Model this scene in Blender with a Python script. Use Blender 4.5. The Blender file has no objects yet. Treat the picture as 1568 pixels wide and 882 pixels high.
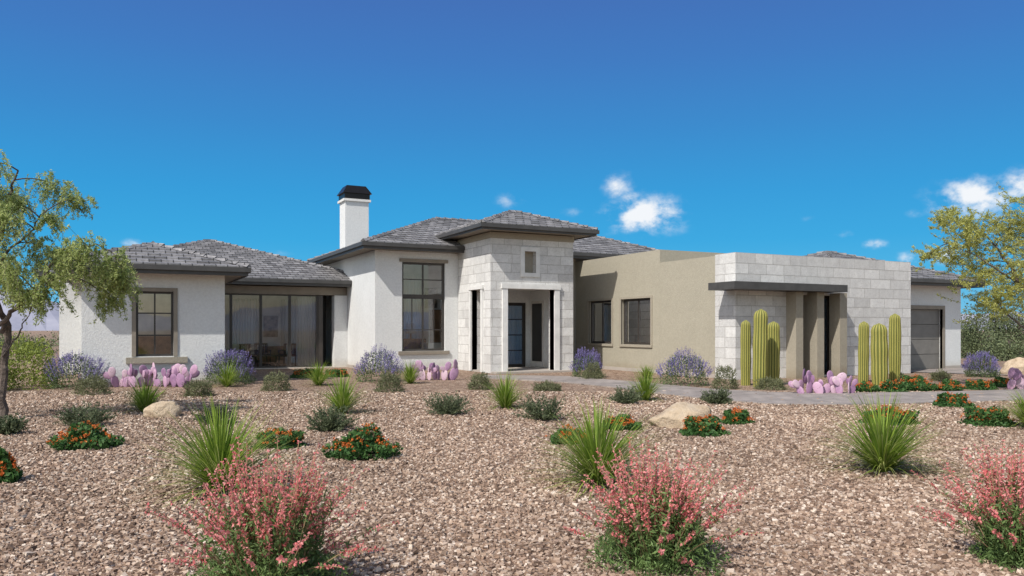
import bpy, bmesh, math, random
import numpy as np
from mathutils import Vector
random.seed(7); rng=np.random.default_rng(7)
S=bpy.context.scene
S.view_settings.view_transform='Standard'; S.view_settings.look='None'; S.view_settings.exposure=0
CAMH=1.5; FL=1204.0
TH=math.atan2(604,1204)
F=np.array([math.sin(TH),math.cos(TH),0.0]); R=np.array([math.cos(TH),-math.sin(TH),0.0])
def at(px,D,z=0.0):
    p=F*D+R*(D*(px-784)/FL); return np.array([p[0],p[1],z])
def site(px,py):
    D=CAMH*FL/(py-505.0); return at(px,D),D
# ---------------- materials
def nm(name):
    m=bpy.data.materials.new(name); m.use_nodes=True
    nt=m.node_tree; b=nt.nodes['Principled BSDF']; return m,nt,b
def N(nt,t,**k):
    n=nt.nodes.new(t)
    for a,v in k.items(): setattr(n,a,v)
    return n
def L(nt,a,b): nt.links.new(a,b)
def math_n(nt,op,a,b=None,c=None):
    n=N(nt,'ShaderNodeMath',operation=op)
    for i,x in enumerate((a,b,c)):
        if x is None: continue
        if isinstance(x,(int,float)): n.inputs[i].default_value=x
        else: L(nt,x,n.inputs[i])
    return n.outputs[0]
def ramp(nt,fac,stops,interp='LINEAR'):
    r=N(nt,'ShaderNodeValToRGB'); cr=r.color_ramp; cr.interpolation=interp
    while len(cr.elements)<len(stops): cr.elements.new(0.5)
    for e,(p,c) in zip(cr.elements,stops): e.position=p; e.color=(*c,1)
    L(nt,fac,r.inputs[0]); return r.outputs[0]
def mixc(nt,f,a,b,mode='MIX'):
    n=N(nt,'ShaderNodeMix',data_type='RGBA',blend_type=mode)
    for i,x in ((0,f),(6,a),(7,b)):
        if isinstance(x,(int,float)): n.inputs[i].default_value=x
        elif isinstance(x,tuple): n.inputs[i].default_value=(*x,1)
        else: L(nt,x,n.inputs[i])
    return n.outputs[2]
def noise(nt,vec,scale,detail=4,rough=.6):
    n=N(nt,'ShaderNodeTexNoise'); n.inputs['Scale'].default_value=scale; n.inputs['Detail'].default_value=detail
    n.inputs['Roughness'].default_value=rough
    if vec is not None: L(nt,vec,n.inputs['Vector'])
    return n.outputs['Fac']
def pos(nt): return N(nt,'ShaderNodeNewGeometry').outputs['Position']
def bump(nt,b,h,strength=.5,dist=.02):
    n=N(nt,'ShaderNodeBump'); n.inputs['Strength'].default_value=strength; n.inputs['Distance'].default_value=dist
    L(nt,h,n.inputs['Height']); L(nt,n.outputs[0],b.inputs['Normal']); return n
def simple(name,c,rough=.7,metal=0,var=.12,vs=3.0,bs=None,bd=.01,bst=.4):
    m,nt,b=nm(name); p=pos(nt)
    f=noise(nt,p,vs,5); c2=tuple(x*(1-var) for x in c); c1=tuple(min(1,x*(1+var)) for x in c)
    L(nt,ramp(nt,f,[(.3,c2),(.7,c1)]),b.inputs['Base Color'])
    b.inputs['Roughness'].default_value=rough; b.inputs['Metallic'].default_value=metal
    if bs: bump(nt,b,noise(nt,p,bs,3),bst,bd)
    return m
def stucco(name,c):
    m,nt,b=nm(name); p=pos(nt)
    f=noise(nt,p,.9,6,.65); f2=noise(nt,p,14,3)
    col=ramp(nt,f,[(.25,tuple(x*.92 for x in c)),(.75,tuple(x*1.06 for x in c))])
    col=mixc(nt,.3,col,ramp(nt,f2,[(.35,tuple(x*.76 for x in c)),(.65,tuple(x*1.1 for x in c))]))
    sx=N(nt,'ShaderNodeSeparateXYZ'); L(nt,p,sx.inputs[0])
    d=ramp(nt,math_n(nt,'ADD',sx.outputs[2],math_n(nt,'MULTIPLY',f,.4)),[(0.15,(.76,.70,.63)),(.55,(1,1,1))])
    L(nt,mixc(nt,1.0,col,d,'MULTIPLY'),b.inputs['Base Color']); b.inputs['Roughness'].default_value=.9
    bump(nt,b,noise(nt,p,30,4,.7),.7,.022); return m
def facecoord(nt,vs=1.0):
    g=N(nt,'ShaderNodeNewGeometry'); sp=N(nt,'ShaderNodeSeparateXYZ'); L(nt,g.outputs['Position'],sp.inputs[0])
    sn=N(nt,'ShaderNodeSeparateXYZ'); L(nt,g.outputs['True Normal'],sn.inputs[0])
    ax=math_n(nt,'ABSOLUTE',sn.outputs[0]); ay=math_n(nt,'ABSOLUTE',sn.outputs[1])
    s=math_n(nt,'GREATER_THAN',ay,ax)
    u=math_n(nt,'ADD',math_n(nt,'MULTIPLY',sp.outputs[0],s),math_n(nt,'MULTIPLY',sp.outputs[1],math_n(nt,'SUBTRACT',1.0,s)))
    v=math_n(nt,'MULTIPLY',sp.outputs[2],vs)
    c=N(nt,'ShaderNodeCombineXYZ'); L(nt,u,c.inputs[0]); L(nt,v,c.inputs[1]); return c.outputs[0],g
def stone_mat():
    m,nt,b=nm('limestone_block'); uv,g=facecoord(nt)
    br=N(nt,'ShaderNodeTexBrick'); L(nt,uv,br.inputs['Vector'])
    br.offset=.37; br.squash=1.35; br.squash_frequency=3
    for k,v in (('Scale',1.0),('Mortar Size',.011),('Mortar Smooth',.15),('Bias',-.1),('Brick Width',.72),('Row Height',.318)): br.inputs[k].default_value=v
    br.inputs['Color1'].default_value=(.66,.655,.64,1); br.inputs['Color2'].default_value=(.50,.495,.485,1); br.inputs['Mortar'].default_value=(.44,.43,.41,1)
    f=noise(nt,g.outputs['Position'],4,6,.65); f3=noise(nt,g.outputs['Position'],18,4,.7)
    c=mixc(nt,1.0,br.outputs[0],ramp(nt,f,[(.3,(.87,.865,.86)),(.7,(1.07,1.07,1.06))]),'MULTIPLY')
    c=mixc(nt,1.0,c,ramp(nt,f3,[(.33,(.84,.83,.82)),(.5,(1.02,1.02,1.02))]),'MULTIPLY')
    L(nt,c,b.inputs['Base Color']); b.inputs['Roughness'].default_value=.85
    h=math_n(nt,'ADD',math_n(nt,'MULTIPLY',br.outputs['Fac'],-.9),math_n(nt,'ADD',math_n(nt,'MULTIPLY',f,.6),math_n(nt,'MULTIPLY',f3,.45)))
    bump(nt,b,h,.65,.03); return m
def tile_mat():
    m,nt,b=nm('slate_roof_tile'); uv,g=facecoord(nt,3.0)
    br=N(nt,'ShaderNodeTexBrick'); L(nt,uv,br.inputs['Vector'])
    for k,v in (('Scale',1.0),('Mortar Size',.012),('Brick Width',.3),('Row Height',.33),('Bias',-.1)): br.inputs[k].default_value=v
    br.inputs['Color1'].default_value=(.24,.235,.24,1); br.inputs['Color2'].default_value=(.10,.098,.10,1); br.inputs['Mortar'].default_value=(.02,.02,.02,1)
    f=noise(nt,g.outputs['Position'],9,5,.7)
    c=mixc(nt,1.0,br.outputs[0],ramp(nt,f,[(.3,(.65,.65,.66)),(.7,(1.45,1.43,1.4))]),'MULTIPLY')
    L(nt,c,b.inputs['Base Color']); b.inputs['Roughness'].default_value=.75
    bump(nt,b,math_n(nt,'ADD',math_n(nt,'MULTIPLY',br.outputs['Fac'],-1.),f),.6,.02); return m
def glass_mat(name,tint=(.88,.89,.88),refl=.09):
    m=bpy.data.materials.new(name); m.use_nodes=True; nt=m.node_tree; nt.nodes.clear()
    o=N(nt,'ShaderNodeOutputMaterial'); t=N(nt,'ShaderNodeBsdfTransparent'); t.inputs[0].default_value=(*tint,1)
    g=N(nt,'ShaderNodeBsdfGlossy'); g.inputs['Roughness'].default_value=.01; g.inputs[0].default_value=(.95,.97,1,1)
    fr=N(nt,'ShaderNodeFresnel'); fr.inputs[0].default_value=1.5
    bp=N(nt,'ShaderNodeBump'); bp.inputs['Distance'].default_value=.01; bp.inputs['Strength'].default_value=.05
    L(nt,noise(nt,pos(nt),1.5,2),bp.inputs['Height']); L(nt,bp.outputs[0],g.inputs['Normal'])
    mx=N(nt,'ShaderNodeMixShader'); L(nt,math_n(nt,'ADD',fr.outputs[0],refl),mx.inputs[0])
    L(nt,t.outputs[0],mx.inputs[1]); L(nt,g.outputs[0],mx.inputs[2]); L(nt,mx.outputs[0],o.inputs[0]); return m
def leaf_mat(name,c1,c2,trans=.3,rough=.6,clump=2.5):
    m=bpy.data.materials.new(name); m.use_nodes=True; nt=m.node_tree; b=nt.nodes['Principled BSDF']; o=nt.nodes['Material Output']
    g=N(nt,'ShaderNodeNewGeometry')
    f=noise(nt,g.outputs['Position'],clump,2)
    x=math_n(nt,'ADD',math_n(nt,'MULTIPLY',g.outputs['Random Per Island'],.6),math_n(nt,'MULTIPLY',f,.5))
    col=ramp(nt,x,[(.12,c1),(.9,c2)])
    L(nt,col,b.inputs['Base Color']); b.inputs['Roughness'].default_value=rough
    b.inputs['Specular IOR Level'].default_value=.3
    t=N(nt,'ShaderNodeBsdfTranslucent'); L(nt,col,t.inputs[0])
    mx=N(nt,'ShaderNodeMixShader'); mx.inputs[0].default_value=trans
    L(nt,b.outputs[0],mx.inputs[1]); L(nt,t.outputs[0],mx.inputs[2]); L(nt,mx.outputs[0],o.inputs[0]); return m
M={}
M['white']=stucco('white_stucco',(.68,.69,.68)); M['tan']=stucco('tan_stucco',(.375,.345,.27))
M['stone']=stone_mat(); M['tile']=tile_mat()
M['trim']=simple('smooth_limestone_trim',(.66,.655,.63),.8,bs=30,bd=.005)
M['fascia']=simple('dark_bronze_fascia',(.06,.058,.056),.5,var=.2)
M['soffit']=simple('taupe_soffit',(.24,.21,.17),.8)
M['frame']=simple('bronze_window_frame',(.04,.034,.03),.4,var=.2)
M['frameL']=simple('light_door_frame',(.6,.58,.54),.5)
M['glass']=glass_mat('window_glass'); M['glassp']=glass_mat('patio_glass',(.94,.94,.93),.04)
M['door']=simple('garage_door_taupe',(.18,.17,.155),.55,bs=40,bd=.003)
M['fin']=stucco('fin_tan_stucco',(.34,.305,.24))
M['room']=simple('interior_plaster',(.84,.82,.77),.9); M['floor']=simple('interior_floor',(.5,.45,.39),.4)
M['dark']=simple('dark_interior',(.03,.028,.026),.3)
M['cap']=simple('black_metal_cap',(.02,.018,.018),.35,metal=.5)
M['wood']=simple('dark_wicker',(.05,.035,.025),.7,bs=80); M['walnut']=simple('walnut_wood',(.26,.15,.08),.5,var=.4,vs=5)
M['fabric']=leaf_mat('linen_sheer',(.78,.77,.74),(.87,.86,.83),.65,.9)
M['sofa']=simple('sofa_fabric',(.6,.56,.5),.9)
M['art']=simple('art_print',(.3,.25,.2),.8,var=.7,vs=6)
M['concrete']=simple('foundation_concrete',(.38,.34,.30),.9,bs=40)
class Part:
    def __init__(s): s.v=[]; s.f=[]
    def quad(s,*p):
        i=len(s.v); s.v+= [tuple(x) for x in p]; s.f.append(tuple(range(i,i+len(p))))
    def box(s,x0,x1,y0,y1,z0,z1):
        i=len(s.v); s.v+=[(x,y,z) for z in (z0,z1) for y in (y0,y1) for x in (x0,x1)]
        for f in ((0,2,3,1),(4,5,7,6),(0,1,5,4),(2,6,7,3),(0,4,6,2),(1,3,7,5)): s.f.append(tuple(i+k for k in f))
parts={}
def P(name,mat):
    if name not in parts: parts[name]=(Part(),mat)
    return parts[name][0]
def mapf(axis,c):
    return (lambda a,d,z:(a,c+d,z)) if axis=='Y' else (lambda a,d,z:(c+d,a,z))
def bx(p,axis,c,a0,a1,d0,d1,z0,z1):
    if axis=='Y': p.box(a0,a1,c+d0,c+d1,z0,z1)
    else: p.box(c+d0,c+d1,a0,a1,z0,z1)
def wall(p,axis,c,a0,a1,z0,z1,holes=(),th=.25):
    f=mapf(axis,c)
    A=sorted({a0,a1,*[h[0] for h in holes],*[h[1] for h in holes]}); Z=sorted({z0,z1,*[h[2] for h in holes],*[h[3] for h in holes]})
    def solid(i,j):
        if i<0 or j<0 or i>=len(A)-1 or j>=len(Z)-1: return False
        ca=(A[i]+A[i+1])/2; cz=(Z[j]+Z[j+1])/2
        return not any(h[0]<ca<h[1] and h[2]<cz<h[3] for h in holes)
    for i in range(len(A)-1):
        for j in range(len(Z)-1):
            if not solid(i,j): continue
            a,b,z,w=A[i],A[i+1],Z[j],Z[j+1]
            p.quad(f(a,0,z),f(b,0,z),f(b,0,w),f(a,0,w)); p.quad(f(a,th,z),f(a,th,w),f(b,th,w),f(b,th,z))
            if not solid(i-1,j): p.quad(f(a,0,z),f(a,0,w),f(a,th,w),f(a,th,z))
            if not solid(i+1,j): p.quad(f(b,0,z),f(b,th,z),f(b,th,w),f(b,0,w))
            if not solid(i,j-1): p.quad(f(a,0,z),f(a,th,z),f(b,th,z),f(b,0,z))
            if not solid(i,j+1): p.quad(f(a,0,w),f(b,0,w),f(b,th,w),f(a,th,w))
def window(axis,c,a0,a1,z0,z1,vs=(),hs=(),inset=.1,fw=.06,gl='glass',fmat='frame',proud=0):
    p=P('window_frames' if fmat=='frame' else 'light_frames',fmat)
    d0,d1=inset-proud,inset+.07
    bx(p,axis,c,a0,a0+fw,d0,d1,z0,z1); bx(p,axis,c,a1-fw,a1,d0,d1,z0,z1)
    bx(p,axis,c,a0+fw,a1-fw,d0,d1,z0,z0+fw); bx(p,axis,c,a0+fw,a1-fw,d0,d1,z1-fw,z1)
    for v,w in vs: bx(p,axis,c,v-w/2,v+w/2,d0+.012,d1-.006,z0+fw,z1-fw)
    for h,w in hs: bx(p,axis,c,a0+fw,a1-fw,d0+.016,d1-.01,h-w/2,h+w/2)
    g=P('panes_'+gl,gl); f=mapf(axis,c); d=inset+.045
    g.quad(f(a0+fw,d,z0+fw),f(a1-fw,d,z0+fw),f(a1-fw,d,z1-fw),f(a0+fw,d,z1-fw))
def curtain(axis,c,a0,a1,z0,z1):
    cu=P('sheer_curtains','fabric'); f=mapf(axis,c); k=max(8,int((a1-a0)*45))
    for i in range(k):
        s=a0+(a1-a0)*i/k; e=a0+(a1-a0)*(i+1)/k
        cu.quad(f(s,.04*math.sin(i*1.25),z0),f(e,.04*math.sin((i+1)*1.25),z0),f(e,.04*math.sin((i+1)*1.25),z1),f(s,.04*math.sin(i*1.25),z1))
def hip(x0,x1,y0,y1,z,pitch,fas=.23):
    t=P('roof_tiles','tile'); r=P('roof_ridge_caps','tile'); w=x1-x0; d=y1-y0; h=min(w,d)/2
    zr=z+h*pitch
    if w>d: q=[(x0+h,(y0+y1)/2),(x1-h,(y0+y1)/2)]; rid=[(q[0],q[1]),(q[1],q[1]),(q[1],q[0]),(q[0],q[0])]
    else: q=[((x0+x1)/2,y0+h),((x0+x1)/2,y1-h)]; rid=[(q[0],q[0]),(q[0],q[1]),(q[1],q[1]),(q[1],q[0])]
    C=[(x0,y0),(x1,y0),(x1,y1),(x0,y1)]
    sl=h*math.sqrt(1+pitch**2); n=max(3,round(sl/.34))
    for k in range(4):
        a=np.array((*C[k],z)); b=np.array((*C[(k+1)%4],z)); c=np.array((*rid[k][1],zr)); e=np.array((*rid[k][0],zr))
        up=np.array((0,0,1.))
        for i in range(n):
            t0,t1=i/n,(i+1)/n
            A=a+(e-a)*t0; B=b+(c-b)*t0; Cc=b+(c-b)*t1; E=a+(e-a)*t1
            t.quad(A+up*.042,B+up*.042,Cc+up*.006,E+up*.006); t.quad(A-up*.004,B-up*.004,B+up*.042,A+up*.042)
    def caps(a,b):
        a=np.array(a);b=np.array(b); Lh=np.linalg.norm(b-a)
        if Lh<.2: return
        m=max(2,int(Lh/.36)); dr=(b-a)/Lh; s=np.cross(dr,(0,0,1)); s/=np.linalg.norm(s); up=np.cross(s,dr)
        for i in range(m):
            p0=a+dr*(Lh*i/m-.02); p1=a+dr*(Lh*(i+1)/m)
            u0=up*.095; u1=up*.05
            l0=p0-s*.12;r0=p0+s*.12;l1=p1-s*.10;r1=p1+s*.10
            r.quad(l0,p0+u0,p1+u1,l1); r.quad(p0+u0,r0,r1,p1+u1); r.quad(l0,r0,p0+u0)
    qs=[(*q[0],zr),(*q[1],zr)]
    pr=[(0,0),(1,1),(2,1),(3,0)] if w>d else [(0,0),(1,0),(2,1),(3,1)]
    for ci,qi in pr: caps((*C[ci],z+.02),qs[qi])
    caps(qs[0],qs[1])
    f=P('fascia_boards','fascia'); zb=z-fas; th=.05; zt=z-.005
    f.box(x0,x1,y0,y0+th,zb,zt); f.box(x0,x1,y1-th,y1,zb,zt); f.box(x0,x0+th,y0+th,y1-th,zb,zt); f.box(x1-th,x1,y0+th,y1-th,zb,zt)
    g=P('gutters','fascia'); g.box(x0-.07,x1+.07,y0-.075,y0-.003,z-.13,z-.0); g.box(x0-.075,x0-.003,y0+.0,y1,z-.13,z-.004); g.box(x1+.003,x1+.075,y0,y1,z-.13,z-.004)
    P('soffits','soffit').box(x0+th,x1-th,y0+th,y1-th,zb+.03,zb+.05)
W=P('stucco_walls','white'); T=P('tan_walls','tan'); ST=P('stone_walls','stone'); TR=P('stone_trim','trim'); RM=P('interior_walls','room'); FLR=P('interior_floors','floor')
# left wing
wz=3.02
wall(W,'Y',23.35,-.84,2.69,0,wz,[(.44,1.37,.78,2.54)],.28)
wall(W,'X',-.84,23.63,31.0,0,wz,[(24.4,26.4,.8,2.5)]); wall(W,'X',2.44,23.63,31.3,0,wz,[(24.2,26.6,.3,2.5)])
window('Y',23.35,.44,1.37,.78,2.54,[(.905,.04)],[(1.95,.035),(1.35,.04)],inset=.1)
curtain('X',-.62,24.3,26.5,.7,2.6)
window('X',2.44,24.2,26.6,.3,2.5)
bx(P('sills','fin'),'Y',23.35,.2,1.72,-.10,-.004,.60,.76)
for q in ((.34,.44,.78,2.64),(1.37,1.47,.78,2.64),(.44,1.37,2.54,2.64)): bx(P('window_surround','soffit'),'Y',23.35,q[0],q[1],-.03,.05,q[2],q[3])
RM.box(-.5,2.4,27.0,27.1,0,2.95); FLR.box(-.58,2.43,23.64,31,.02,.05)
P('bed_headboard','walnut').box(.2,2.0,26.85,26.98,.3,1.3); P('bed','sofa').box(.3,1.9,24.9,26.84,.2,.7)
RM.box(-.55,2.42,23.7,26.98,2.93,2.95)
hip(-1.4,3.24,22.75,36,3.22,.33)
wall(W,'Y',30.4,-1.75,-.85,0,3.15); W.box(-1.75,-1.5,30.66,38,0,3.15)
# patio room
hip(-2.4,9.55,30.5,42.5,3.42,.33)
P('patio_beam','soffit').box(2.7,8.23,31.2,31.5,2.88,3.18)
W.box(7.72,8.23,31.15,31.6,0,2.87)
for i in range(4):
    a=2.75+i*1.09
    window('Y',31.3,a,a+1.085,.03,2.87,inset=.06,fw=.045,gl='glassp')
P('window_frames','frame').box(7.12,7.3,31.33,31.5,0,2.87)
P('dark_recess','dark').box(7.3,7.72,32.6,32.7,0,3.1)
wall(RM,'Y',35.0,0.5,8.2,0,3.15,[(2.2,3.7,.1,2.7),(4.2,5.3,.1,2.7),(6.5,7.9,.1,2.7)],.1)
curtain('Y',34.9,2.0,3.9,.05,2.8); curtain('Y',34.9,4.1,5.4,.05,2.8); curtain('Y',34.9,6.3,8.0,.05,2.8)  # rear openings and their sheers are added to bring skylight into the room
FLR.box(-1.4,8.2,31.0,36.5,.0,.03); RM.box(7.36,7.42,33.5,35,0,3.15); RM.box(2.7,7.7,31.52,35,3.1,3.14)
P('wall_art','art').box(5.6,6.2,34.93,34.99,1.2,2.1)
curtain('Y',31.62,6.35,7.05,.05,2.82); curtain('Y',31.62,5.95,6.12,.05,2.82); curtain('Y',31.62,2.78,3.0,.05,2.82)
P('console_table','walnut').box(5.4,6.4,34.4,34.85,.05,.8); P('sofa','sofa').box(3.6,5.3,34.0,34.8,.05,.5); P('sofa','sofa').box(3.6,5.3,34.5,34.8,.5,.9)
# main block
bz=4.36
wall(W,'Y',27.35,8.24,11.45,0,bz,[(9.25,10.93,.72,3.98)],.28)
wall(W,'X',8.24,27.63,40,0,bz)
window('Y',27.35,9.25,10.93,.72,3.98,[(10.09,.05)],[(2.72,.16),(3.35,.035),(1.5,.035)],inset=.09,fw=.08)
pw=P('window_frames','frame')
for xx in (9.67,10.51): bx(pw,'Y',27.35,xx-.015,xx+.015,.11,.15,1.5,2.64)
bx(P('window_surround','soffit'),'Y',27.35,9.1,11.08,-.07,-.003,.6,.72)
bx(P('window_surround','soffit'),'Y',27.35,9.15,11.03,-.05,.02,3.98,4.1)
wall(RM,'Y',30.2,8.5,16.5,0,4.3,[(9.3,9.9,.1,3.6),(10.3,11.0,.1,3.6),(11.9,12.5,.1,3.6),(13.6,16,.1,2.6)],.1); FLR.box(8.5,16.5,27.64,34,.02,.05)
RM.box(8.5,16.5,34,34.1,0,1.2)
curtain('Y',30.0,9.2,10.0,.05,3.7); curtain('Y',30.0,10.2,11.1,.05,3.7); curtain('Y',30.0,11.8,12.6,.05,3.7); curtain('Y',30.0,13.4,16.2,.05,2.7)  # invented rear glazing: translucent sheers over added openings brighten this interior
RM.box(8.5,14.4,27.7,30.2,4.28,4.3)
P('console_table','walnut').box(9.9,10.9,29.3,29.8,.05,1.15); P('bookcase','walnut').box(11.3,11.8,29.5,29.95,.05,2.3)
P('sofa','sofa').box(10.6,12.2,28.3,29.1,.05,1.0); P('table_lamp','fabric').box(10.2,10.5,29.4,29.7,1.35,1.75); P('table_lamp_base','walnut').box(10.32,10.38,29.52,29.58,1.15,1.35)
P('wall_art','art').box(11.15,11.7,30.13,30.19,2.4,3.2)
wall(T,'Y',27.35,14.76,16.6,0,bz,[(14.95,15.5,.9,2.6),(14.95,15.5,2.75,3.9)])
window('Y',27.35,14.95,15.5,.9,2.6); window('Y',27.35,14.95,15.5,2.75,3.9)
T.box(21.4,21.65,27.4,36,0,bz)
hip(7.64,21.9,26.75,35.55,4.57,.37)
# chimney
P('chimney_shaft','white').box(8.9,9.95,34,34.95,4,7.15)
P('chimney_crown','trim').box(8.82,10.03,33.92,35.03,7.15,7.25)
cc=P('chimney_cap','cap'); cc.box(8.86,9.99,33.96,34.99,7.252,7.5)
x0,x1,y0,y1=8.78,10.07,33.88,35.07; k=.22
b=[(x0,y0,7.5),(x1,y0,7.5),(x1,y1,7.5),(x0,y1,7.5)]; t=[(x0+k,y0+k,7.86),(x1-k,y0+k,7.86),(x1-k,y1-k,7.86),(x0+k,y1-k,7.86)]
for i in range(4): cc.quad(b[i],b[(i+1)%4],t[(i+1)%4],t[i])
cc.quad(*t); cc.quad(*b[::-1])
# tower
tz=4.66
wall(ST,'Y',24.46,11.45,14.75,0,tz,[(12.08,13.95,0,2.93),(12.75,13.2,3.5,4.26)],.38)
wall(ST,'X',11.45,24.84,27.34,0,tz,[(25.2,26.05,0,2.93)],.35)
ST.box(14.42,14.75,24.85,27.34,0,tz)
P('tower_frieze','fin').box(11.42,14.78,24.43,27.36,tz+.002,4.87)
for a,b_ in ((11.88,12.08),(13.95,14.15)): bx(TR,'Y',24.46,a,b_,-.07,.30,0.02,2.93)
bx(TR,'Y',24.46,11.84,14.19,-.09,-.003,2.932,3.1)
bx(TR,'X',11.45,25.05,25.2,-.06,.2,0.02,2.93); bx(TR,'X',11.45,26.05,26.2,-.06,.2,.02,2.93); bx(TR,'X',11.45,25.0,26.25,-.08,-.003,2.932,3.07)
for a in ((12.6,12.75,3.36,4.4),(13.2,13.35,3.36,4.4),(12.752,13.198,3.36,3.5),(12.752,13.198,4.26,4.4)): bx(TR,'Y',24.46,a[0],a[1],-.05,.02,a[2],a[3])
bx(P('niche_back','fin'),'Y',24.46,12.7,13.25,.2,.23,3.45,4.3)
P('porch_ceiling','trim').box(11.8,14.41,24.84,27.33,3.0,3.05)
wall(P('porch_back_wall','white'),'Y',27.1,11.8,14.41,.0,3.0,[(12.35,14.2,.05,2.55)],.2)
for xa in (12.35,13.28): window('Y',27.1,xa,xa+.92,.05,2.55,hs=[(1.9,.04),(1.3,.04),(.7,.04)],fw=.12,inset=.04)
P('porch_side_panel','white').box(14.36,14.415,24.85,27.09,.0,2.99)
P('light_frames','frameL').box(14.33,14.357,25.95,26.9,.1,2.6); P('sidelight_glass','dark').box(14.31,14.328,26.05,26.8,.3,2.5)
P('porch_floor','concrete').box(11.47,14.73,24.0,27.1,.0,.06)
hip(10.85,15.37,23.86,28.4,5.07,.37,.2)
# tan high block
wall(T,'X',16.6,21.8,27.34,0,4.25,[(24.72,26.35,.97,2.62),(22.3,24.1,.97,2.62)],.25)
for y0_,y1_ in ((24.72,26.35),(22.3,24.1)):
    window('X',16.6,y0_,y1_,.97,2.62,[((y0_+y1_)/2,.05)],inset=.1,fw=.08)
    q=P('window_surround_tan','fin'); bx(q,'X',16.6,y0_-.09,y1_+.09,-.05,-.003,.88,.97)
    bx(q,'X',16.6,y1_,y1_+.09,-.03,.04,.97,2.7); bx(q,'X',16.6,y0_-.09,y0_,-.03,.04,.97,2.7); bx(q,'X',16.6,y0_,y1_,-.03,.04,2.62,2.7)
T.box(16.855,24.3,21.8,22.0,3.3,4.25); T.box(24.1,24.3,22.0,26.9,3.,4.25)
P('flat_roof','concrete').box(16.86,24.09,22.01,27.3,3.95,4.0); P('flat_roof','concrete').box(16.86,24.2,18.4,21.79,3.5,3.55)
RM.box(19.5,19.6,21.8,27.3,0,3.9); FLR.box(16.86,19.5,18.6,27.3,.02,.05)
P('wall_art','art').box(19.42,19.49,23,24,1.2,2.2); curtain('X',17.0,22.2,22.9,.9,2.7); curtain('X',17.0,25.9,26.4,.9,2.7)
wall(T,'X',16.6,18.9,21.795,0,3.80,(),.25)
# stone garage screen
wall(ST,'Y',18.0,16.5,24.35,0,3.82,[(18.75,20.75,.05,2.6)],.38)
ST.box(16.5,16.85,18.381,18.898,0,3.82); ST.box(24.0,24.35,18.381,22,0,3.82)
FN=P('entry_fins','fin')
for a,w_,e in ((18.55,.30,18.02),(19.45,.30,18.2),(20.45,.32,18.02)): FN.box(a,a+w_,17.6,e,0,2.67)
window('Y',18.0,18.75,20.75,.05,2.6,[(19.6,.3)],inset=.25,fw=.08)
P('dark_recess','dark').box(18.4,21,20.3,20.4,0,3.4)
cp=P('entry_canopy','fascia'); cp.box(15.8,20.42,17.28,17.998,2.68,2.9); cp.box(15.8,16.498,18.0,18.4,2.68,2.9)
# garage
wall(W,'Y',19.5,24.36,29.3,0,3.17,[(24.6,28.2,0,2.28)],.25)
W.box(29.05,29.3,19.751,26.5,0,3.17)
gd=P('garage_door','door')
for i in range(4): gd.box(24.6,28.2,19.62,19.68,.02+i*.565,.02+i*.565+.545)
gd.box(24.6,28.2,19.685,19.7,0,2.28)
bx(P('garage_trim','soffit'),'Y',19.5,24.5,28.32,-.03,-.002,2.28,2.42); bx(P('garage_trim','soffit'),'Y',19.5,28.2,28.32,-.03,.1,.0,2.28)
hip(21.85,29.85,18.9,26.9,3.36,.33)
cf=P('foundation','concrete')
cf.box(-.86,2.71,23.32,23.348,0,.12); cf.box(8.22,11.44,27.32,27.348,0,.12); cf.box(8.21,8.238,27.35,31.1,0,.12)
cf.box(16.57,16.598,18.95,27.3,0,.12); cf.box(28.35,29.33,19.47,19.498,0,.12)
house=bpy.data.objects.new('desert_ranch_house',None); S.collection.objects.link(house)
for name,(p,mat) in parts.items():
    me=bpy.data.meshes.new(name); me.from_pydata(p.v,[],p.f); me.materials.append(M[mat])
    bm=bmesh.new(); bm.from_mesh(me)
    if name.endswith('walls'): bmesh.ops.remove_doubles(bm,verts=bm.verts,dist=.0001)
    bmesh.ops.recalc_face_normals(bm,faces=bm.faces); bm.to_mesh(me); bm.free()
    o=bpy.data.objects.new(name,me); S.collection.objects.link(o); o.parent=house
# ---------------- numpy organic mesh builder
class QB:
    def __init__(s): s.V=[];s.Fq=[];s.m=[];s.n=0
    def add(s,v,f,mat=0):
        v=np.asarray(v,dtype=np.float32).reshape(-1,3); f=np.asarray(f,dtype=np.int32)
        s.V.append(v); s.Fq.append(f+s.n); s.m.append(np.full(len(f),mat,dtype=np.int32)); s.n+=len(v)
    def build(s,name,mats,smooth=False,parent=None):
        V=np.concatenate(s.V); me=bpy.data.meshes.new(name)
        tot=np.concatenate([np.full(len(f),f.shape[1],dtype=np.int32) for f in s.Fq])
        idx=np.concatenate([f.ravel() for f in s.Fq]); mi=np.concatenate(s.m)
        me.vertices.add(len(V)); me.vertices.foreach_set('co',V.ravel())
        me.loops.add(len(idx)); me.loops.foreach_set('vertex_index',idx)
        me.polygons.add(len(tot)); st=np.concatenate([[0],np.cumsum(tot)[:-1]]).astype(np.int32)
        me.polygons.foreach_set('loop_start',st)
        for m in mats: me.materials.append(m)
        me.polygons.foreach_set('material_index',mi)
        me.polygons.foreach_set('use_smooth',np.full(len(tot),smooth))
        me.update(calc_edges=True); me.validate()
        o=bpy.data.objects.new(name,me); S.collection.objects.link(o)
        if parent: o.parent=parent
        return o
def rdir(n,up=0.0):
    d=rng.normal(size=(n,3)); d[:,2]+=up; return d/np.linalg.norm(d,axis=1,keepdims=True)
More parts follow.
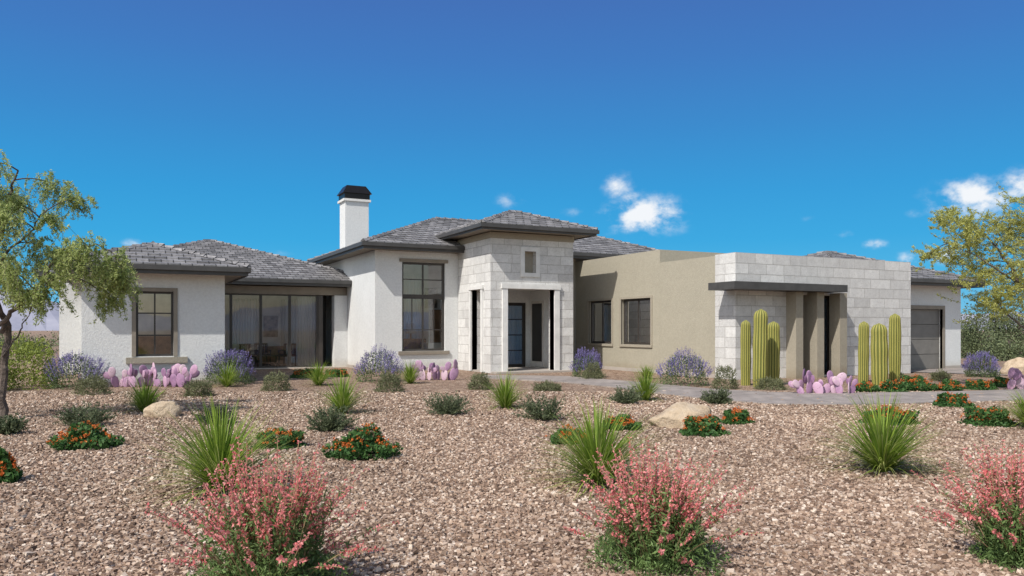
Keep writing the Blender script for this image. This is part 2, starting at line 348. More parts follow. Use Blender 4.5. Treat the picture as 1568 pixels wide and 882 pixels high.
def leaves(q,C,size,asp=.45,mat=0,up=0.0,dirs=None):
    n=len(C); d=rdir(n,up) if dirs is None else dirs; s=np.cross(d,rdir(n)); s/=np.linalg.norm(s,axis=1,keepdims=True)+1e-6
    sz=(size*rng.uniform(.6,1.3,n))[:,None]
    V=np.stack([C-d*sz*.5,C+s*sz*asp*.5,C+d*sz*.5,C-s*sz*asp*.5],axis=1)
    q.add(V,np.arange(n*4).reshape(n,4),mat)
def blades(q,base,n,Ln,a0,curl,width,segs=5,mat=0,r0=.04,amin=0.):
    th=rng.uniform(0,2*np.pi,n); h=np.stack([np.cos(th),np.sin(th),0*th],1); side=np.stack([-np.sin(th),np.cos(th),0*th],1)
    le=Ln*rng.uniform(.6,1.1,n); a=np.minimum(amin+np.abs(rng.normal(0,a0,n)),1.35); cu=curl*rng.uniform(.3,1.3,n)
    p=np.asarray(base)+h*rng.uniform(0,r0,n)[:,None]; out=[]
    for i in range(segs+1):
        t=i/segs; w=width*(1-t**1.6)*.5+.0006
        out.append(np.stack([p-side*w,p+side*w],1))
        ang=a+cu*t; p=p+(h*np.sin(ang)[:,None]+np.array([0,0,1.])*np.cos(ang)[:,None])*(le/segs)[:,None]
        p[:,2]=np.maximum(p[:,2],.01)
    V=np.stack(out,1)
    b=(np.arange(n)*(segs+1)*2)[:,None]; i=np.arange(segs)[None,:]*2
    f=np.stack([b+i,b+i+1,b+i+3,b+i+2],-1).reshape(-1,4); q.add(V,f,mat)
def tube(q,pts,rad,mat=0,sides=7):
    pts=np.asarray(pts,float); m=len(pts); vs=[]
    for i in range(m):
        d=pts[min(i+1,m-1)]-pts[max(i-1,0)]; d/=np.linalg.norm(d)+1e-9
        s=np.cross(d,(.3,.9,.2)); s/=np.linalg.norm(s); u=np.cross(d,s)
        for k in range(sides):
            a=2*math.pi*k/sides; vs.append(pts[i]+(s*math.cos(a)+u*math.sin(a))*rad[i])
    f=[(i*sides+k,i*sides+(k+1)%sides,(i+1)*sides+(k+1)%sides,(i+1)*sides+k) for i in range(m-1) for k in range(sides)]
    q.add(vs,f,mat)
def dome(n,c,w,d,h,lump=.2,shell=.5):
    D_=rdir(n); D_[:,2]=np.abs(D_[:,2]); ph=rng.uniform(0,6,3)
    r=rng.uniform(0,1,n)**(1/3)*(1-shell)+shell*rng.uniform(.85,1.0,n)
    r=r*(1+lump*np.sin(D_[:,0]*5+ph[0])*np.sin(D_[:,1]*5+ph[1])+lump*.5*np.sin(D_[:,2]*9+ph[2]))
    return np.asarray(c)+D_*r[:,None]*np.array([w/2,d/2,h])*.95
G={}
G['sal']=leaf_mat('salvia_leaf',(.06,.09,.035),(.17,.23,.10)); G['purp']=leaf_mat('salvia_flower',(.11,.09,.25),(.30,.26,.50))
G['grey']=leaf_mat('greygreen_leaf',(.08,.09,.04),(.25,.26,.14)); G['dark']=leaf_mat('dark_leaf',(.05,.07,.03),(.17,.20,.11))
G['blade']=leaf_mat('blade_leaf',(.08,.16,.015),(.34,.45,.07),.4); G['straw']=leaf_mat('straw_blade',(.22,.28,.06),(.52,.55,.20),.4)
G['lan']=leaf_mat('lantana_leaf',(.025,.075,.02),(.09,.19,.05)); G['oran']=leaf_mat('lantana_flower',(.48,.07,.015),(.76,.27,.06))
G['pink']=leaf_mat('pink_flower',(.70,.13,.14),(.93,.43,.41),.45); G['pen']=leaf_mat('penstemon_leaf',(.06,.11,.03),(.20,.30,.10))
G['stem']=simple('plant_stem',(.26,.18,.10),.8)
G['bark']=simple('mesquite_bark',(.11,.085,.07),.95,var=.4,vs=12,bs=25,bd=.03,bst=.8)
G['tree']=leaf_mat('mesquite_leaf',(.13,.21,.04),(.62,.68,.28),.5,.45,clump=1.6)
G['pv']=leaf_mat('palo_verde_leaf',(.24,.26,.05),(.66,.66,.22),.5,clump=1.3)
G['bg']=leaf_mat('brush_leaf',(.05,.07,.035),(.21,.25,.12),.2,clump=.6)
G['yel']=leaf_mat('creosote_leaf',(.09,.13,.02),(.36,.42,.09),.3)
def setsize(px,py,w,h):
    p,D=site(px,py); k=D/FL; return p,w*k,h*k,k
def salvia(px,py,w,h):
    p,W_,H,k=setsize(px,py,w,h); q=QB()
    leaves(q,dome(3000,p,W_*.95,W_*.95,H*.80,.12,.4),.06,.35,0,up=.6)
    C=dome(500,p,W_*.97,W_*.97,H*.82,.1,.95); C=C[C[:,2]>H*.18]
    ax=C-p; ax[:,2]+=H*.6; ax/=np.linalg.norm(ax,axis=1,keepdims=True)
    for j in range(11): leaves(q,C+ax*(j*.016)+rng.normal(0,.005,C.shape),.028,.8,1)
    q.build('purple_salvia_bush',[G['sal'],G['purp']])
def mound(px,py,w,h,mat='grey',name='sage_shrub',n=2200,sz=.05):
    p,W_,H,k=setsize(px,py,w,h); q=QB(); leaves(q,dome(n,p,W_,W_,H,.18,.45),sz,.35,0,up=.5)
    C=dome(180,p,W_*.95,W_*.95,H*.95,.2,.95); d=C-p; d[:,2]+=.05; d/=np.linalg.norm(d,axis=1,keepdims=True)
    for j in range(5): leaves(q,C+d*j*.02,sz*.9,.3,0,dirs=d)
    q.build(name,[G[mat]])
def creeping(px,py,w,h):
    p,W_,H,k=setsize(px,py,w,h); q=QB()
    for i in range(95):
        a=rng.uniform(0,6.28); r=rng.uniform(0,.12)*W_; b=p+np.array([math.cos(a)*r,math.sin(a)*r,0])
        Ld=rng.uniform(.3,.52)*W_; el=rng.uniform(.15,1.3); d=np.array([math.cos(a)*math.cos(el),math.sin(a)*math.cos(el),math.sin(el)*min(1,H*2/W_*1.3)])
        m=24; t=np.linspace(.1,1,m)[:,None]; C=b+d*Ld*t; C[:,2]+=.02
        for j in range(2):
            v=d+rng.normal(0,.6,C.shape); leaves(q,C+rng.normal(0,.012,C.shape),.045,.35,0,dirs=v/np.linalg.norm(v,axis=1,keepdims=True))
    q.build('rosemary_ground_cover',[G['dark']])
def lantana(px,py,w,h):
    p,W_,H,k=setsize(px,py,w,h); q=QB(); leaves(q,dome(2600,p,W_,W_*.9,H*.95,.25,.45),.055,.6,0)
    C=dome(230,p,W_*.98,W_*.9,H*.97,.25,.97); C=C[C[:,2]>H*.3]
    for c in C: leaves(q,c+rdir(9,.6)*rng.uniform(.008,.020),.022,.8,1)
    q.build('orange_lantana',[G['lan'],G['oran']])
def spiky(px,py,w,h,n=150,straw=90):
    p,W_,H,k=setsize(px,py,w,h); q=QB(); Ln=H*1.12
    wd=.013+.011*min(1,H)
    blades(q,p,n,Ln,.42,.75,wd,6,0,W_*.05); blades(q,p,straw,Ln*1.05,.4,1.0,.008,8,1,W_*.05,.5)
    blades(q,p,int(n*.6),Ln*.92,.4,.95,wd*.9,7,0,W_*.06,.5)
    q.build('spiky_desert_grass',[G['blade'],G['straw']])
def penstemon(px,py,w,h):
    p,W_,H,k=setsize(px,py,w,h); q=QB()
    leaves(q,dome(8000,p,W_*.72,W_*.72,H*.66,.3,.15),.042,.26,0,up=.7)
    n=190
    for i in range(n):
        a=rng.uniform(0,6.28); lean=min(abs(rng.normal(0,.5)),1.1); Ls=H*rng.uniform(.55,1.10)*(1-.12*lean)
        pts=[];c=p+np.array([math.cos(a),math.sin(a),0])*rng.uniform(0,.16)*W_; ang=lean*.75
        for j in range(7):
            pts.append(c.copy()); c=c+np.array([math.cos(a)*math.sin(ang),math.sin(a)*math.sin(ang),math.cos(ang)])*Ls/6; ang+=lean*.12+rng.normal(0,.05)
        pts=np.array(pts); tube(q,pts,[.0028]*7,2,3)
        I=lambda t: np.stack([np.interp(t,np.linspace(0,1,7),pts[:,x]) for x in range(3)],1)
        C=I(rng.uniform(.12,.8,26)); leaves(q,C+rng.normal(0,.014,C.shape),.045,.24,0,up=.4)
        nw=rng.integers(6,14); tw=np.linspace(rng.uniform(.58,.76),1.0,nw)
        for tt in tw:
            m=rng.integers(3,6); C=I(np.full(m,tt)); d=rdir(m,-.2); leaves(q,C+d*(.016*(1.6-tt)),.029*(1.6-tt),.55,1,dirs=d)
    q.build('pink_penstemon',[G['pen'],G['pink'],G['stem']])
def ell(q,c,rx,ry,rz,az,tilt,mat=0,nu=18,nv=10):
    vs=[]
    for j in range(nv+1):
        v=math.pi*j/nv
        for i in range(nu):
            u=2*math.pi*i/nu; z0=-math.cos(v); wd=1-.22*(1-z0)*.5
            x=math.sin(v)*math.cos(u)*rx*wd; y=math.sin(v)*math.sin(u)*ry; z=z0*rz+rz
            x,z=x*math.cos(tilt)+z*math.sin(tilt),-x*math.sin(tilt)+z*math.cos(tilt)
            vs.append((c[0]+x*math.cos(az)-y*math.sin(az),c[1]+x*math.sin(az)+y*math.cos(az),c[2]+z))
    f=[(j*nu+i,j*nu+(i+1)%nu,(j+1)*nu+(i+1)%nu,(j+1)*nu+i) for j in range(nv) for i in range(nu)]
    q.add(vs,f,mat)
m,nt,b=nm('purple_cactus_pad'); p_=pos(nt); g_=N(nt,'ShaderNodeNewGeometry')
c_=ramp(nt,math_n(nt,'ADD',math_n(nt,'MULTIPLY',g_.outputs['Random Per Island'],.7),math_n(nt,'MULTIPLY',noise(nt,p_,7,3),.5)),[(.15,(.14,.07,.14)),(.45,(.34,.19,.32)),(.7,(.48,.30,.42)),(.95,(.58,.44,.49))])
vo=N(nt,'ShaderNodeTexVoronoi'); vo.inputs['Scale'].default_value=22; L(nt,p_,vo.inputs['Vector'])
dots=ramp(nt,vo.outputs['Distance'],[(.1,(.4,.28,.25)),(.22,(1,1,1))]); L(nt,mixc(nt,1.,c_,dots,'MULTIPLY'),b.inputs['Base Color']); b.inputs['Roughness'].default_value=.6
G['pad']=m
def pricklypear(px,py,w,h,n):
    p,W_,H,k=setsize(px,py,w,h); q=QB()
    for i in range(n):
        l=((i+.5)/n-.5)*.92*W_+rng.uniform(-.05,.05)*W_; d=rng.uniform(-.16,.16)*W_*.6; c=p+R*l+F*d; s=H*rng.uniform(.17,.27)
        az=-TH+rng.uniform(-1.1,1.1); ti=rng.uniform(-.65,.65)
        ell(q,(c[0],c[1],-.02),s*.74,s*.13,s,az,ti)
        for j in range(rng.integers(1,4)):
            t2=ti+rng.uniform(-1,1); off=math.sin(ti)*s*1.7; sx=rng.uniform(-.5,.5)*s
            cx=np.array([c[0],c[1],0])+np.array([math.cos(az),math.sin(az),0])*(off+sx); s2=s*rng.uniform(.5,1.0)
            ell(q,(cx[0],cx[1],math.cos(ti)*s*1.65),s2*.74,s2*.13,s2,az+rng.uniform(-.9,.9),t2)
    q.build('purple_prickly_pear',[G['pad']],True)
m,nt,b=nm('cardon_skin'); at_=N(nt,'ShaderNodeAttribute',attribute_name='rib'); p_=pos(nt)
c_=ramp(nt,math_n(nt,'ADD',at_.outputs['Fac'],math_n(nt,'MULTIPLY',noise(nt,p_,30,3),.25)),[(.15,(.06,.07,.012)),(.6,(.18,.19,.035)),(1.0,(.35,.31,.08))])
L(nt,c_,b.inputs['Base Color']); b.inputs['Roughness'].default_value=.75; G['cardon']=m
G['spine']=leaf_mat('cactus_spine',(.30,.26,.08),(.50,.43,.16),.1)
def cardon(cols,name='columnar_cactus'):
    q=QB(); ribs=[]
    for px,py,w,h in cols:
        p,W_,H,k=setsize(px,py,w,h); nr=13; ns=nr*4; nz=28; vs=[]; lean=rng.uniform(-.03,.03); ph=rng.uniform(0,6)
        for j in range(nz+1):
            t=j/nz; z=H*t
            r=W_/2*(.88+.10*math.sin(t*3)+.03*math.sin(t*17+ph)); top=max(0,(z-(H-W_*.6))/(W_*.6)); r*=math.sqrt(max(0.0,1-top**2.2)); r+=.01
            for i in range(ns):
                a=2*math.pi*i/ns; rr=(math.cos(a*nr)*.5+.5); ribs.append(rr); rad=r*(.80+.20*rr)
                vs.append((p[0]+math.cos(a)*rad+lean*z,p[1]+math.sin(a)*rad,z))
        f=[(j*ns+i,j*ns+(i+1)%ns,(j+1)*ns+(i+1)%ns,(j+1)*ns+i) for j in range(nz) for i in range(ns)]
        q.add(vs,f,0)
        for i in range(13):
            a=2*math.pi*i/13; z=np.linspace(.1,H-W_*.45,30); c=np.stack([p[0]+math.cos(a)*W_*.47+lean*z,p[1]+math.sin(a)*W_*.47+0*z,z],1)
            d=np.array([math.cos(a),math.sin(a),0])+rng.normal(0,.6,(30,3)); d/=np.linalg.norm(d,axis=1,keepdims=True)
            leaves(q,c+d*.015,.04,.12,1,dirs=d); ribs+= [0.5]*120
    o=q.build(name,[G['cardon'],G['spine']],True)
    atr=o.data.attributes.new('rib','FLOAT','POINT'); atr.data.foreach_set('value',np.array(ribs[:len(o.data.vertices)],dtype=np.float32))
m,nt,b=nm('boulder_rock'); p_=pos(nt); f_=noise(nt,p_,4,8,.7)
L(nt,ramp(nt,f_,[(.3,(.27,.19,.12)),(.5,(.50,.39,.27)),(.75,(.60,.50,.38))]),b.inputs['Base Color']); b.inputs['Roughness'].default_value=.9; bump(nt,b,noise(nt,p_,12,8,.7),.9,.06); G['rock']=m
from mathutils import noise as mn
def boulder(px,py,w,h):
    p,W_,H,k=setsize(px,py,w,h); bm=bmesh.new(); bmesh.ops.create_icosphere(bm,subdivisions=4,radius=1)
    pl=rdir(9,.3)
    for v in bm.verts:
        c=np.array(v.co)
        for d in pl:
            s=c@d-.82
            if s>0: c=c-d*s*.9
        n_=mn.noise(Vector(c*1.7+px*.1))*.14+mn.noise(Vector(c*5+px*.1))*.05
        c=c*(1+n_); sk=1+.25*c[0]
        v.co=(c[0]*W_/2*1.08,c[1]*W_/2*.75,c[2]*H*.66*sk+H*.22)
    me=bpy.data.meshes.new('boulder'); bm.to_mesh(me); bm.free(); me.materials.append(G['rock'])
    o=bpy.data.objects.new('boulder',me); o.location=p; o.rotation_euler=(0,0,-TH); S.collection.objects.link(o)
    for pp in me.polygons: pp.use_smooth=True
for a in ((115,594,94,66),(350,588,84,62),(580,584,80,60),(899,578,54,50),(1048,590,86,64),(1503,577,54,42)): salvia(*a)
for a in ((235,592,138,44,20),(665,582,62,42,9),(1260,604,94,46,12),(1560,596,44,40,6)): pricklypear(*a)
for a in ((142,604,54,30),(303,607,46,27),(423,598,46,31),(596,600,44,29),(735,596,40,25),(908,581,36,25),(1110,595,44,36),(1180,596,52,18),(838,598,44,14),(1440,583,30,16),(1380,586,34,14)): mound(*a)
for a in ((348,592,54,38),(488,590,54,38),(628,587,42,34),(222,630,80,54),(524,633,90,60),(774,625,74,54),(988,613,66,48),(990,580,30,22)): spiky(*a)
for a in ((338,752,150,132),(915,742,140,122),(1352,722,150,112),(1580,655,90,60)): spiky(*a,n=230,straw=300)
for a in ((130,685,96,34),(428,684,80,29),(556,700,106,46),(0,738,54,44),(872,678,70,22),(952,657,60,22),(1077,665,76,28),(1128,648,50,20),(1362,648,88,26),(1458,622,60,20),(1512,650,84,28),
          (1325,600,40,16),(1365,600,46,18),(1410,598,46,18),(1455,598,40,16),(1500,596,44,16),(1535,592,40,14),(470,578,50,14),(515,577,40,12),(1400,590,40,16)): lantana(*a)
for a in ((130,652,92,28),(685,635,80,28),(832,643,86,34),(505,660,84,34),(330,650,70,24),(1097,619,54,20),(958,618,54,22),(10,665,60,24)): creeping(*a)
for a in ((415,905,310,215),(1005,865,240,178),(1560,860,200,175)): penstemon(*a)
for a in ((248,638,50,30),(1046,653,92,40),(1557,574,44,30)): boulder(*a)
cardon([(1142,590,15,100),(1163,593,21,120),(1184,590,19,98)]); cardon([(1322,586,15,94),(1347,590,24,95),(1370,586,17,106)])
mound(35,594,110,84,'yel','creosote_bush',4200,.09)
mound(-40,600,110,80,'yel','creosote_bush',3000,.09)
def tree(name,D,limbs,clusters,mat,leafn,leafs,droop=.35,jit=.5,dens=.75):
    q=QB(); allp=[]
    k=D/FL
    for pts,r0,r1 in limbs:
        w=[]
        for i,(px,py) in enumerate(pts):
            w.append(at(px,D,CAMH+(505-py)*k)+F*rng.uniform(-jit,jit)*(0 if i<1 else .5))
        w=np.array(w); t=np.linspace(0,len(w)-1,len(w)*5)
        w2=np.stack([np.interp(t,np.arange(len(w)),w[:,x]) for x in range(3)],1)
        for _ in range(3): w2[1:-1]=(w2[:-2]+w2[1:-1]*2+w2[2:])/4
        w2[1:-1]+=rng.normal(0,.012,w2[1:-1].shape)
        tube(q,w2,np.linspace(r0,r1,len(w2)),0,8); allp.append(w2)
    A=np.concatenate(allp)
    for px,py,r in clusters:
        c=at(px,D,CAMH+(505-py)*k)+F*rng.uniform(-jit,jit)*1.6; rr=r*k
        j=np.argmin(np.linalg.norm(A-c,axis=1)+ (A[:,2]>c[2])*.3); a=A[j]
        mid=(a+c)/2+np.array([0,0,.12]); tt=np.linspace(0,1,6)[:,None]; tw=(1-tt)**2*a+2*tt*(1-tt)*mid+tt**2*c
        tube(q,tw,np.linspace(.014,.005,6),0,5)
        ns=max(8,int(r*dens))
        for i in range(ns):
            s=c+rng.normal(0,.42,3)*rr; d=rng.normal(0,1,3); d[2]*=.4; d/=np.linalg.norm(d); Ls=rr*rng.uniform(.6,1.35)
            t=np.linspace(0,1,7)[:,None]; st=s+d*Ls*t+np.array([0,0,-1.])*droop*Ls*(t**1.8)*2
            tube(q,np.vstack([tw[4][None],st[1:]]) if i%4==0 else st,[.003]*7,0,3)
            t=rng.uniform(0.1,1,leafn); C=np.stack([np.interp(t,np.linspace(0,1,7),st[:,x]) for x in range(3)],1)
            leaves(q,C+rng.normal(0,.022,C.shape),leafs,.30,1,up=-.4)
    q.build(name,[G['bark'],G[mat]])
tree('mesquite_tree',13.2,
 [([(6,645),(3,600),(3,550),(1,505),(-8,450),(-6,400),(2,350),(10,300),(30,262)],.08,.014),
  ([(2,510),(22,480),(48,440),(72,405),(110,382),(150,374),(178,392)],.042,.007),
  ([(0,500),(-30,450),(-70,400),(-90,350)],.05,.012),([(-7,420),(15,385),(45,350),(70,330)],.028,.007),
  ([(4,340),(-25,290),(-45,250)],.03,.008),([(48,440),(80,436),(110,425)],.018,.006),([(4,545),(25,505),(45,480)],.018,.006)],
 [(18,262,24),(50,272,26),(82,296,18),(10,298,22),(58,345,26),(28,372,26),(80,335,14),(0,335,28),(112,390,28),(150,378,26),(176,402,24),(165,434,22),(100,430,26),(50,418,26),(15,405,24),(136,412,26),(64,385,24),(-40,282,36),(-60,350,46),(-80,420,40),(-30,245,30),(145,458,17),(85,455,14),(30,450,16),(-30,400,28),(182,425,16),(38,318,14)],
 'tree',56,.062,.6,.55,1.3)
tree('palo_verde_tree',19.0,
 [([(1610,600),(1600,540),(1592,490),(1570,440),(1545,400),(1520,350)],.10,.012),([(1592,490),(1620,430),(1640,360)],.08,.02),
  ([(1570,440),(1530,425),(1490,400),(1465,370)],.03,.007),([(1595,520),(1555,480),(1520,455)],.03,.01),([(1580,460),(1590,400),(1575,345)],.03,.01)],
 [(1470,350,24),(1490,385,32),(1515,345,30),(1465,385,18),(1540,360,36),(1530,400,36),(1560,330,32),(1555,410,38),(1500,420,30),(1535,445,32),(1580,370,46),(1590,430,46),(1620,350,50),(1640,410,50),(1520,465,24),(1560,465,30),(1485,330,16),(1600,310,36),(1505,322,18),(1550,490,24),(1478,368,22)],
 'pv',52,.068,-.1,1.0,1.35)
def brush(name,items,mat):
    q=QB()
    for px,D,w,h,n in items:
        k=D/FL; p=at(px,D); W_=w*k; H=h*k
        for j in range(7):
            c=p+R*rng.uniform(-.35,.35)*W_+F*rng.uniform(-.5,.5)*W_*.5
            leaves(q,dome(n//7,c,W_*.6,W_*.6,H*rng.uniform(.55,1.0),.3,.3),.12*D/45,.5,0)
        tube(q,[p,p+np.array([0,0,H*.6])],[.1,.05],1,6)
    q.build(name,[G[mat],G['bark']])
brush('desert_tree_line',[(1495,42,60,100,5200),(1525,45,60,120,5200),(1560,43,70,110,5200),(1600,44,80,140,5200),(1650,45,80,120,4000),(1480,55,50,70,2500),(1545,38,60,55,2600)],'bg')
brush('distant_brush',[(-60,60,120,45,2200),(20,70,100,30,1800),(60,50,60,30,1800),(100,80,70,26,1200),(1700,50,120,60,2500)],'bg')
# ground
m,nt,b=nm('desert_gravel'); p_=pos(nt)
st=[(0,(.12,.078,.055)),(.25,(.25,.168,.120)),(.5,(.355,.252,.185)),(.8,(.48,.37,.285)),(1,(.66,.565,.475))]
v1=N(nt,'ShaderNodeTexVoronoi'); v1.inputs['Scale'].default_value=26; L(nt,p_,v1.inputs['Vector'])
v2=N(nt,'ShaderNodeTexVoronoi'); v2.inputs['Scale'].default_value=10; L(nt,p_,v2.inputs['Vector'])
s1=N(nt,'ShaderNodeSeparateColor'); L(nt,v1.outputs['Color'],s1.inputs[0]); s2=N(nt,'ShaderNodeSeparateColor'); L(nt,v2.outputs['Color'],s2.inputs[0])
x=math_n(nt,'ADD',math_n(nt,'MULTIPLY',s1.outputs[0],.6),math_n(nt,'MULTIPLY',s2.outputs[0],.4))
c=ramp(nt,x,st); edge=ramp(nt,v1.outputs['Distance'],[(.3,(1.12,1.12,1.12)),(.75,(.55,.52,.50))])
c=mixc(nt,1.,c,edge,'MULTIPLY'); big=noise(nt,p_,.35,5,.6); c=mixc(nt,1.,c,ramp(nt,big,[(.3,(.84,.82,.80)),(.7,(1.14,1.12,1.1))]),'MULTIPLY')
L(nt,c,b.inputs['Base Color']); b.inputs['Roughness'].default_value=.95; b.inputs['Specular IOR Level'].default_value=.15
bump(nt,b,math_n(nt,'ADD',math_n(nt,'MULTIPLY',v1.outputs['Distance'],-1.),math_n(nt,'MULTIPLY',v2.outputs['Distance'],-.8)),.85,.045)
me=bpy.data.meshes.new('ground'); s_=3000; me.from_pydata([(-s_,-s_,0),(s_,-s_,0),(s_,s_,0),(-s_,s_,0)],[],[(0,1,2,3)]); me.materials.append(m)
S.collection.objects.link(bpy.data.objects.new('gravel_ground',me))
m,nt,b=nm('gravel_stone'); g_=N(nt,'ShaderNodeNewGeometry')
c=ramp(nt,g_.outputs['Random Per Island'],st); c=mixc(nt,1.,c,ramp(nt,noise(nt,g_.outputs['Position'],60,3),[(.3,(.8,.8,.8)),(.7,(1.12,1.12,1.12))]),'MULTIPLY')
c=mixc(nt,1.,c,ramp(nt,noise(nt,g_.outputs['Position'],.35,5,.6),[(.3,(.84,.82,.80)),(.7,(1.14,1.12,1.1))]),'MULTIPLY')
L(nt,c,b.inputs['Base Color']); b.inputs['Roughness'].default_value=.9
n=140000; Dd=4.0+15*rng.uniform(0,1,n)**1.25; lat=rng.uniform(-1,1,n)*(.70*Dd+.8)
ctr=F[None]*Dd[:,None]+R[None]*lat[:,None]
cube=np.array([(x,y,z) for x in(-1,1) for y in (-1,1) for z in (-1,1)],float)*.72
rad=rng.uniform(.007,.0155,n)*(1+.55*(rng.uniform(0,1,n)>.92))*(1+(Dd-4)*.025)
V=cube[None]*(1+rng.normal(0,.22,(n,8,3)))*rad[:,None,None]*rng.uniform(.7,1.35,(n,1,3))*np.array([1,1,.74])
an=rng.uniform(0,6.28,n); ca,sa=np.cos(an)[:,None],np.sin(an)[:,None]; tl=rng.uniform(-.6,.6,n); ct,s_t=np.cos(tl)[:,None],np.sin(tl)[:,None]
X,Y,Z=V[...,0],V[...,1],V[...,2]; X,Z=X*ct+Z*s_t,-X*s_t+Z*ct; X,Y=X*ca-Y*sa,X*sa+Y*ca
V=np.stack([X,Y,Z],-1)+ctr[:,None,:]+np.array([0,0,1])*(rad*.35)[:,None,None]
fc=np.array([(0,1,3,2),(4,6,7,5),(0,4,5,1),(2,3,7,6),(0,2,6,4),(1,5,7,3)])
q=QB(); q.add(V,(fc[None]+(np.arange(n)*8)[:,None,None]).reshape(-1,4)); q.build('loose_gravel',[m])
# driveway
m,nt,b=nm('driveway_pavers'); p_=pos(nt); br=N(nt,'ShaderNodeTexBrick'); L(nt,p_,br.inputs['Vector'])
for k_,v_ in (('Scale',1.),('Mortar Size',.008),('Brick Width',.36),('Row Height',.24)): br.inputs[k_].default_value=v_
br.inputs['Color1'].default_value=(.33,.29,.26,1); br.inputs['Color2'].default_value=(.24,.21,.19,1); br.inputs['Mortar'].default_value=(.12,.10,.09,1)
c=mixc(nt,1.,br.outputs[0],ramp(nt,noise(nt,p_,1.2,6),[(.3,(.8,.8,.8)),(.7,(1.15,1.12,1.1))]),'MULTIPLY'); L(nt,c,b.inputs['Base Color']); b.inputs['Roughness'].default_value=.85; bump(nt,b,br.outputs['Fac'],-.5,.01)
poly=[(735,575),(870,577),(940,583),(1010,589),(1090,597),(1180,602),(1300,603),(1400,602),(1500,600),(1600,596),(1720,590),(1720,612),(1600,613),(1500,616),(1400,619),(1300,621),(1180,620),(1090,613),(1010,604),(940,594),(860,586),(745,580)]
pts=[site(*a)[0] for a in poly]; bm=bmesh.new(); vs=[bm.verts.new((p[0],p[1],.03)) for p in pts]; f=bm.faces.new(vs)
r=bmesh.ops.extrude_face_region(bm,geom=[f]); bmesh.ops.translate(bm,verts=[v for v in r['geom'] if isinstance(v,bmesh.types.BMVert)],vec=(0,0,-.06)); bmesh.ops.recalc_face_normals(bm,faces=bm.faces)
me=bpy.data.meshes.new('paver_driveway'); bm.to_mesh(me); bm.free(); me.materials.append(m); S.collection.objects.link(bpy.data.objects.new('paver_driveway',me))
me=bpy.data.meshes.new('garage_apron'); ap=[(24.4,19.48),(30.5,19.48),(33,15.5),(26.5,14.6)]
me.from_pydata([(a,b_,.022) for a,b_ in ap],[],[(0,1,2,3)]); me.materials.append(m); S.collection.objects.link(bpy.data.objects.new('garage_apron',me))
# mountains
m,nt,b=nm('haze_tinted_mountain'); p_=pos(nt)
L(nt,ramp(nt,noise(nt,p_,.012,6,.65),[(.3,(.21,.22,.29)),(.7,(.36,.36,.42))]),b.inputs['Base Color']); b.inputs['Roughness'].default_value=1; b.inputs['Specular IOR Level'].default_value=0  # aerial haze is painted into the base colour as pale violet
vs=[];fs=[];K=360
for i in range(K):
    a=2*math.pi*i/K
    for j,(r_,hf) in enumerate(((1500,0),(1600,.55),(1750,1.0))):
        hh=(28+75*abs(mn.fractal(Vector((math.cos(a)*5,math.sin(a)*5,j*.15)),.9,2.1,6)))*hf
        dv=(a-math.atan2(at(20,1)[1],at(20,1)[0])+math.pi)%(2*math.pi)-math.pi; hh+=hf*12*math.exp(-(dv/.12)**2)
        vs.append((math.cos(a)*r_,math.sin(a)*r_,hh-1))
for i in range(K):
    for j in range(2): fs.append((i*3+j,((i+1)%K)*3+j,((i+1)%K)*3+j+1,i*3+j+1))
me=bpy.data.meshes.new('mountains'); me.from_pydata(vs,[],fs); me.materials.append(m); S.collection.objects.link(bpy.data.objects.new('distant_mountains',me))
def chair(x,y,az):
    p=Part()
    for sx in(-.24,.24):
        for sy in (-.24,.24): p.box(sx-.02,sx+.02,sy-.02,sy+.02,0,.42 if sy<0 else .9)
    p.box(-.27,.27,-.27,.27,.40,.44); p.box(-.25,.25,-.24,.2,.442,.5)
    for i in range(5): p.box(-.2+i*.09,-.16+i*.09,.225,.25,.5,.86)
    p.box(-.26,.26,.215,.262,.86,.92); p.box(-.28,-.22,-.26,.215,.62,.65); p.box(.22,.28,-.26,.215,.62,.65)
    p.box(-.27,-.235,-.26,-.225,.421,.62);p.box(.235,.27,-.26,-.225,.421,.62)
    me=bpy.data.meshes.new('patio_chair'); me.from_pydata(p.v,[],p.f); me.materials.append(M['wood'])
    o=bpy.data.objects.new('patio_chair',me); o.location=(x,y,.03); o.rotation_euler=(0,0,az); S.collection.objects.link(o)
chair(4.6,32.2,.5); chair(6.1,32.3,-.6); chair(5.3,33.3,.1)
p=Part(); p.box(-.45,.45,-.4,.4,.42,.46)
for a in (-.38,.38):
    for b_ in (-.33,.33): p.box(a-.025,a+.025,b_-.025,b_+.025,0,.42)
me=bpy.data.meshes.new('coffee_table'); me.from_pydata(p.v,[],p.f); me.materials.append(M['wood']); o=bpy.data.objects.new('coffee_table',me); o.location=(5.35,32.35,.03); S.collection.objects.link(o)
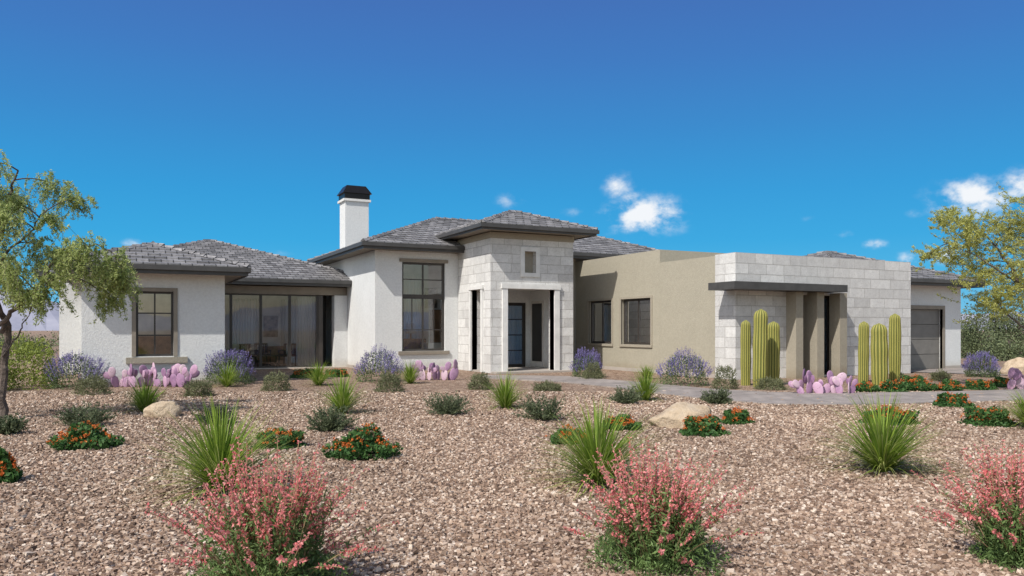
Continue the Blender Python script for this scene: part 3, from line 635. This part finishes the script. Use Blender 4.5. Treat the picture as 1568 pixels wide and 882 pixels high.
# sun & sky
sd=Vector((-.60,-.29,.74)).normalized()
l=bpy.data.lights.new('sun','SUN'); l.energy=4.7; l.angle=math.radians(.5); l.color=(1,.955,.89); o=bpy.data.objects.new('sun',l); o.rotation_euler=sd.to_track_quat('Z','Y').to_euler(); S.collection.objects.link(o)
w=bpy.data.worlds.new('World'); S.world=w; w.use_nodes=True; nt=w.node_tree; bg=nt.nodes['Background']
sky=N(nt,'ShaderNodeTexSky'); sky.sky_type='NISHITA'; sky.sun_disc=False; sky.sun_elevation=math.asin(sd.z); sky.sun_rotation=math.atan2(sd.x,sd.y)
tc=N(nt,'ShaderNodeTexCoord').outputs['Generated']
sp=N(nt,'ShaderNodeSeparateXYZ'); L(nt,tc,sp.inputs[0])
grad=ramp(nt,sp.outputs[2],[(0,(.20,.56,.80)),(.06,(.06,.45,.78)),(.11,(.028,.38,.75)),(.168,(.026,.325,.70)),(.245,(.036,.25,.61)),(.32,(.046,.195,.54)),(.39,(.052,.16,.48)),(1,(.05,.13,.42))])
ns=mixc(nt,1.,sky.outputs[0],(.18,.168,.15),'MULTIPLY')
dt=N(nt,'ShaderNodeVectorMath',operation='DOT_PRODUCT'); L(nt,tc,dt.inputs[0]); dt.inputs[1].default_value=tuple(F)
mr=N(nt,'ShaderNodeMapRange'); mr.interpolation_type='SMOOTHSTEP'; L(nt,dt.outputs['Value'],mr.inputs[0]); mr.inputs[1].default_value=-.1; mr.inputs[2].default_value=.6; mr.inputs[3].default_value=0; mr.inputs[4].default_value=.97
col=mixc(nt,mr.outputs[0],ns,grad)
nz=N(nt,'ShaderNodeTexNoise'); nz.inputs['Scale'].default_value=26; nz.inputs['Detail'].default_value=8; nz.inputs['Roughness'].default_value=.6
mp=N(nt,'ShaderNodeMapping'); mp.inputs['Scale'].default_value=(1,1,1.5); L(nt,tc,mp.inputs[0]); L(nt,mp.outputs[0],nz.inputs['Vector'])
tot=None
for px,py,sx,sy,am in ((988,330,56,28,1.25),(945,285,26,20,.75),(965,308,25,16,.75),(1015,345,28,16,.7),(780,308,30,16,.5),(1490,305,50,26,1.2),(1562,285,28,22,1.1),(1440,388,24,13,.95),(1394,396,18,10,.95),(1338,375,16,8,.9),(1410,325,20,8,.45),(880,325,25,9,.35),(1290,360,26,8,.35),(205,372,16,7,.6),(1240,335,20,6,.3),(420,388,30,8,.3),(1530,340,24,22,.6)):
    c=F+R*((px-784)/FL)+np.array([0,0,(505-py)/FL]); c/=np.linalg.norm(c)
    sb=N(nt,'ShaderNodeVectorMath',operation='SUBTRACT'); L(nt,tc,sb.inputs[0]); sb.inputs[1].default_value=tuple(c)
    ml=N(nt,'ShaderNodeVectorMath',operation='MULTIPLY'); L(nt,sb.outputs[0],ml.inputs[0]); ml.inputs[1].default_value=(FL/sx,FL/sx,FL/sy)
    ln=N(nt,'ShaderNodeVectorMath',operation='LENGTH'); L(nt,ml.outputs[0],ln.inputs[0])
    e=math_n(nt,'MULTIPLY',math_n(nt,'POWER',2.718,math_n(nt,'MULTIPLY',math_n(nt,'MULTIPLY',ln.outputs['Value'],ln.outputs['Value']),-.9)),am)
    tot=e if tot is None else math_n(nt,'MAXIMUM',tot,e)
cl=math_n(nt,'MULTIPLY',tot,math_n(nt,'MULTIPLY',math_n(nt,'SUBTRACT',nz.outputs['Fac'],.30),3.0))
mk=N(nt,'ShaderNodeMapRange'); mk.interpolation_type='SMOOTHSTEP'; L(nt,cl,mk.inputs[0]); mk.inputs[1].default_value=.12; mk.inputs[2].default_value=.95
col=mixc(nt,mk.outputs[0],col,(.90,.93,.97))
L(nt,col,bg.inputs[0]); bg.inputs[1].default_value=1.0
# camera
cd=bpy.data.cameras.new('camera'); cam=bpy.data.objects.new('camera',cd); S.collection.objects.link(cam); S.camera=cam
cd.lens=36*FL/1568; cd.sensor_width=36; cd.shift_y=64/1568; cd.clip_end=8000; cd.clip_start=.05
cam.location=(0,0,CAMH); cam.rotation_euler=(math.pi/2,0,-TH)
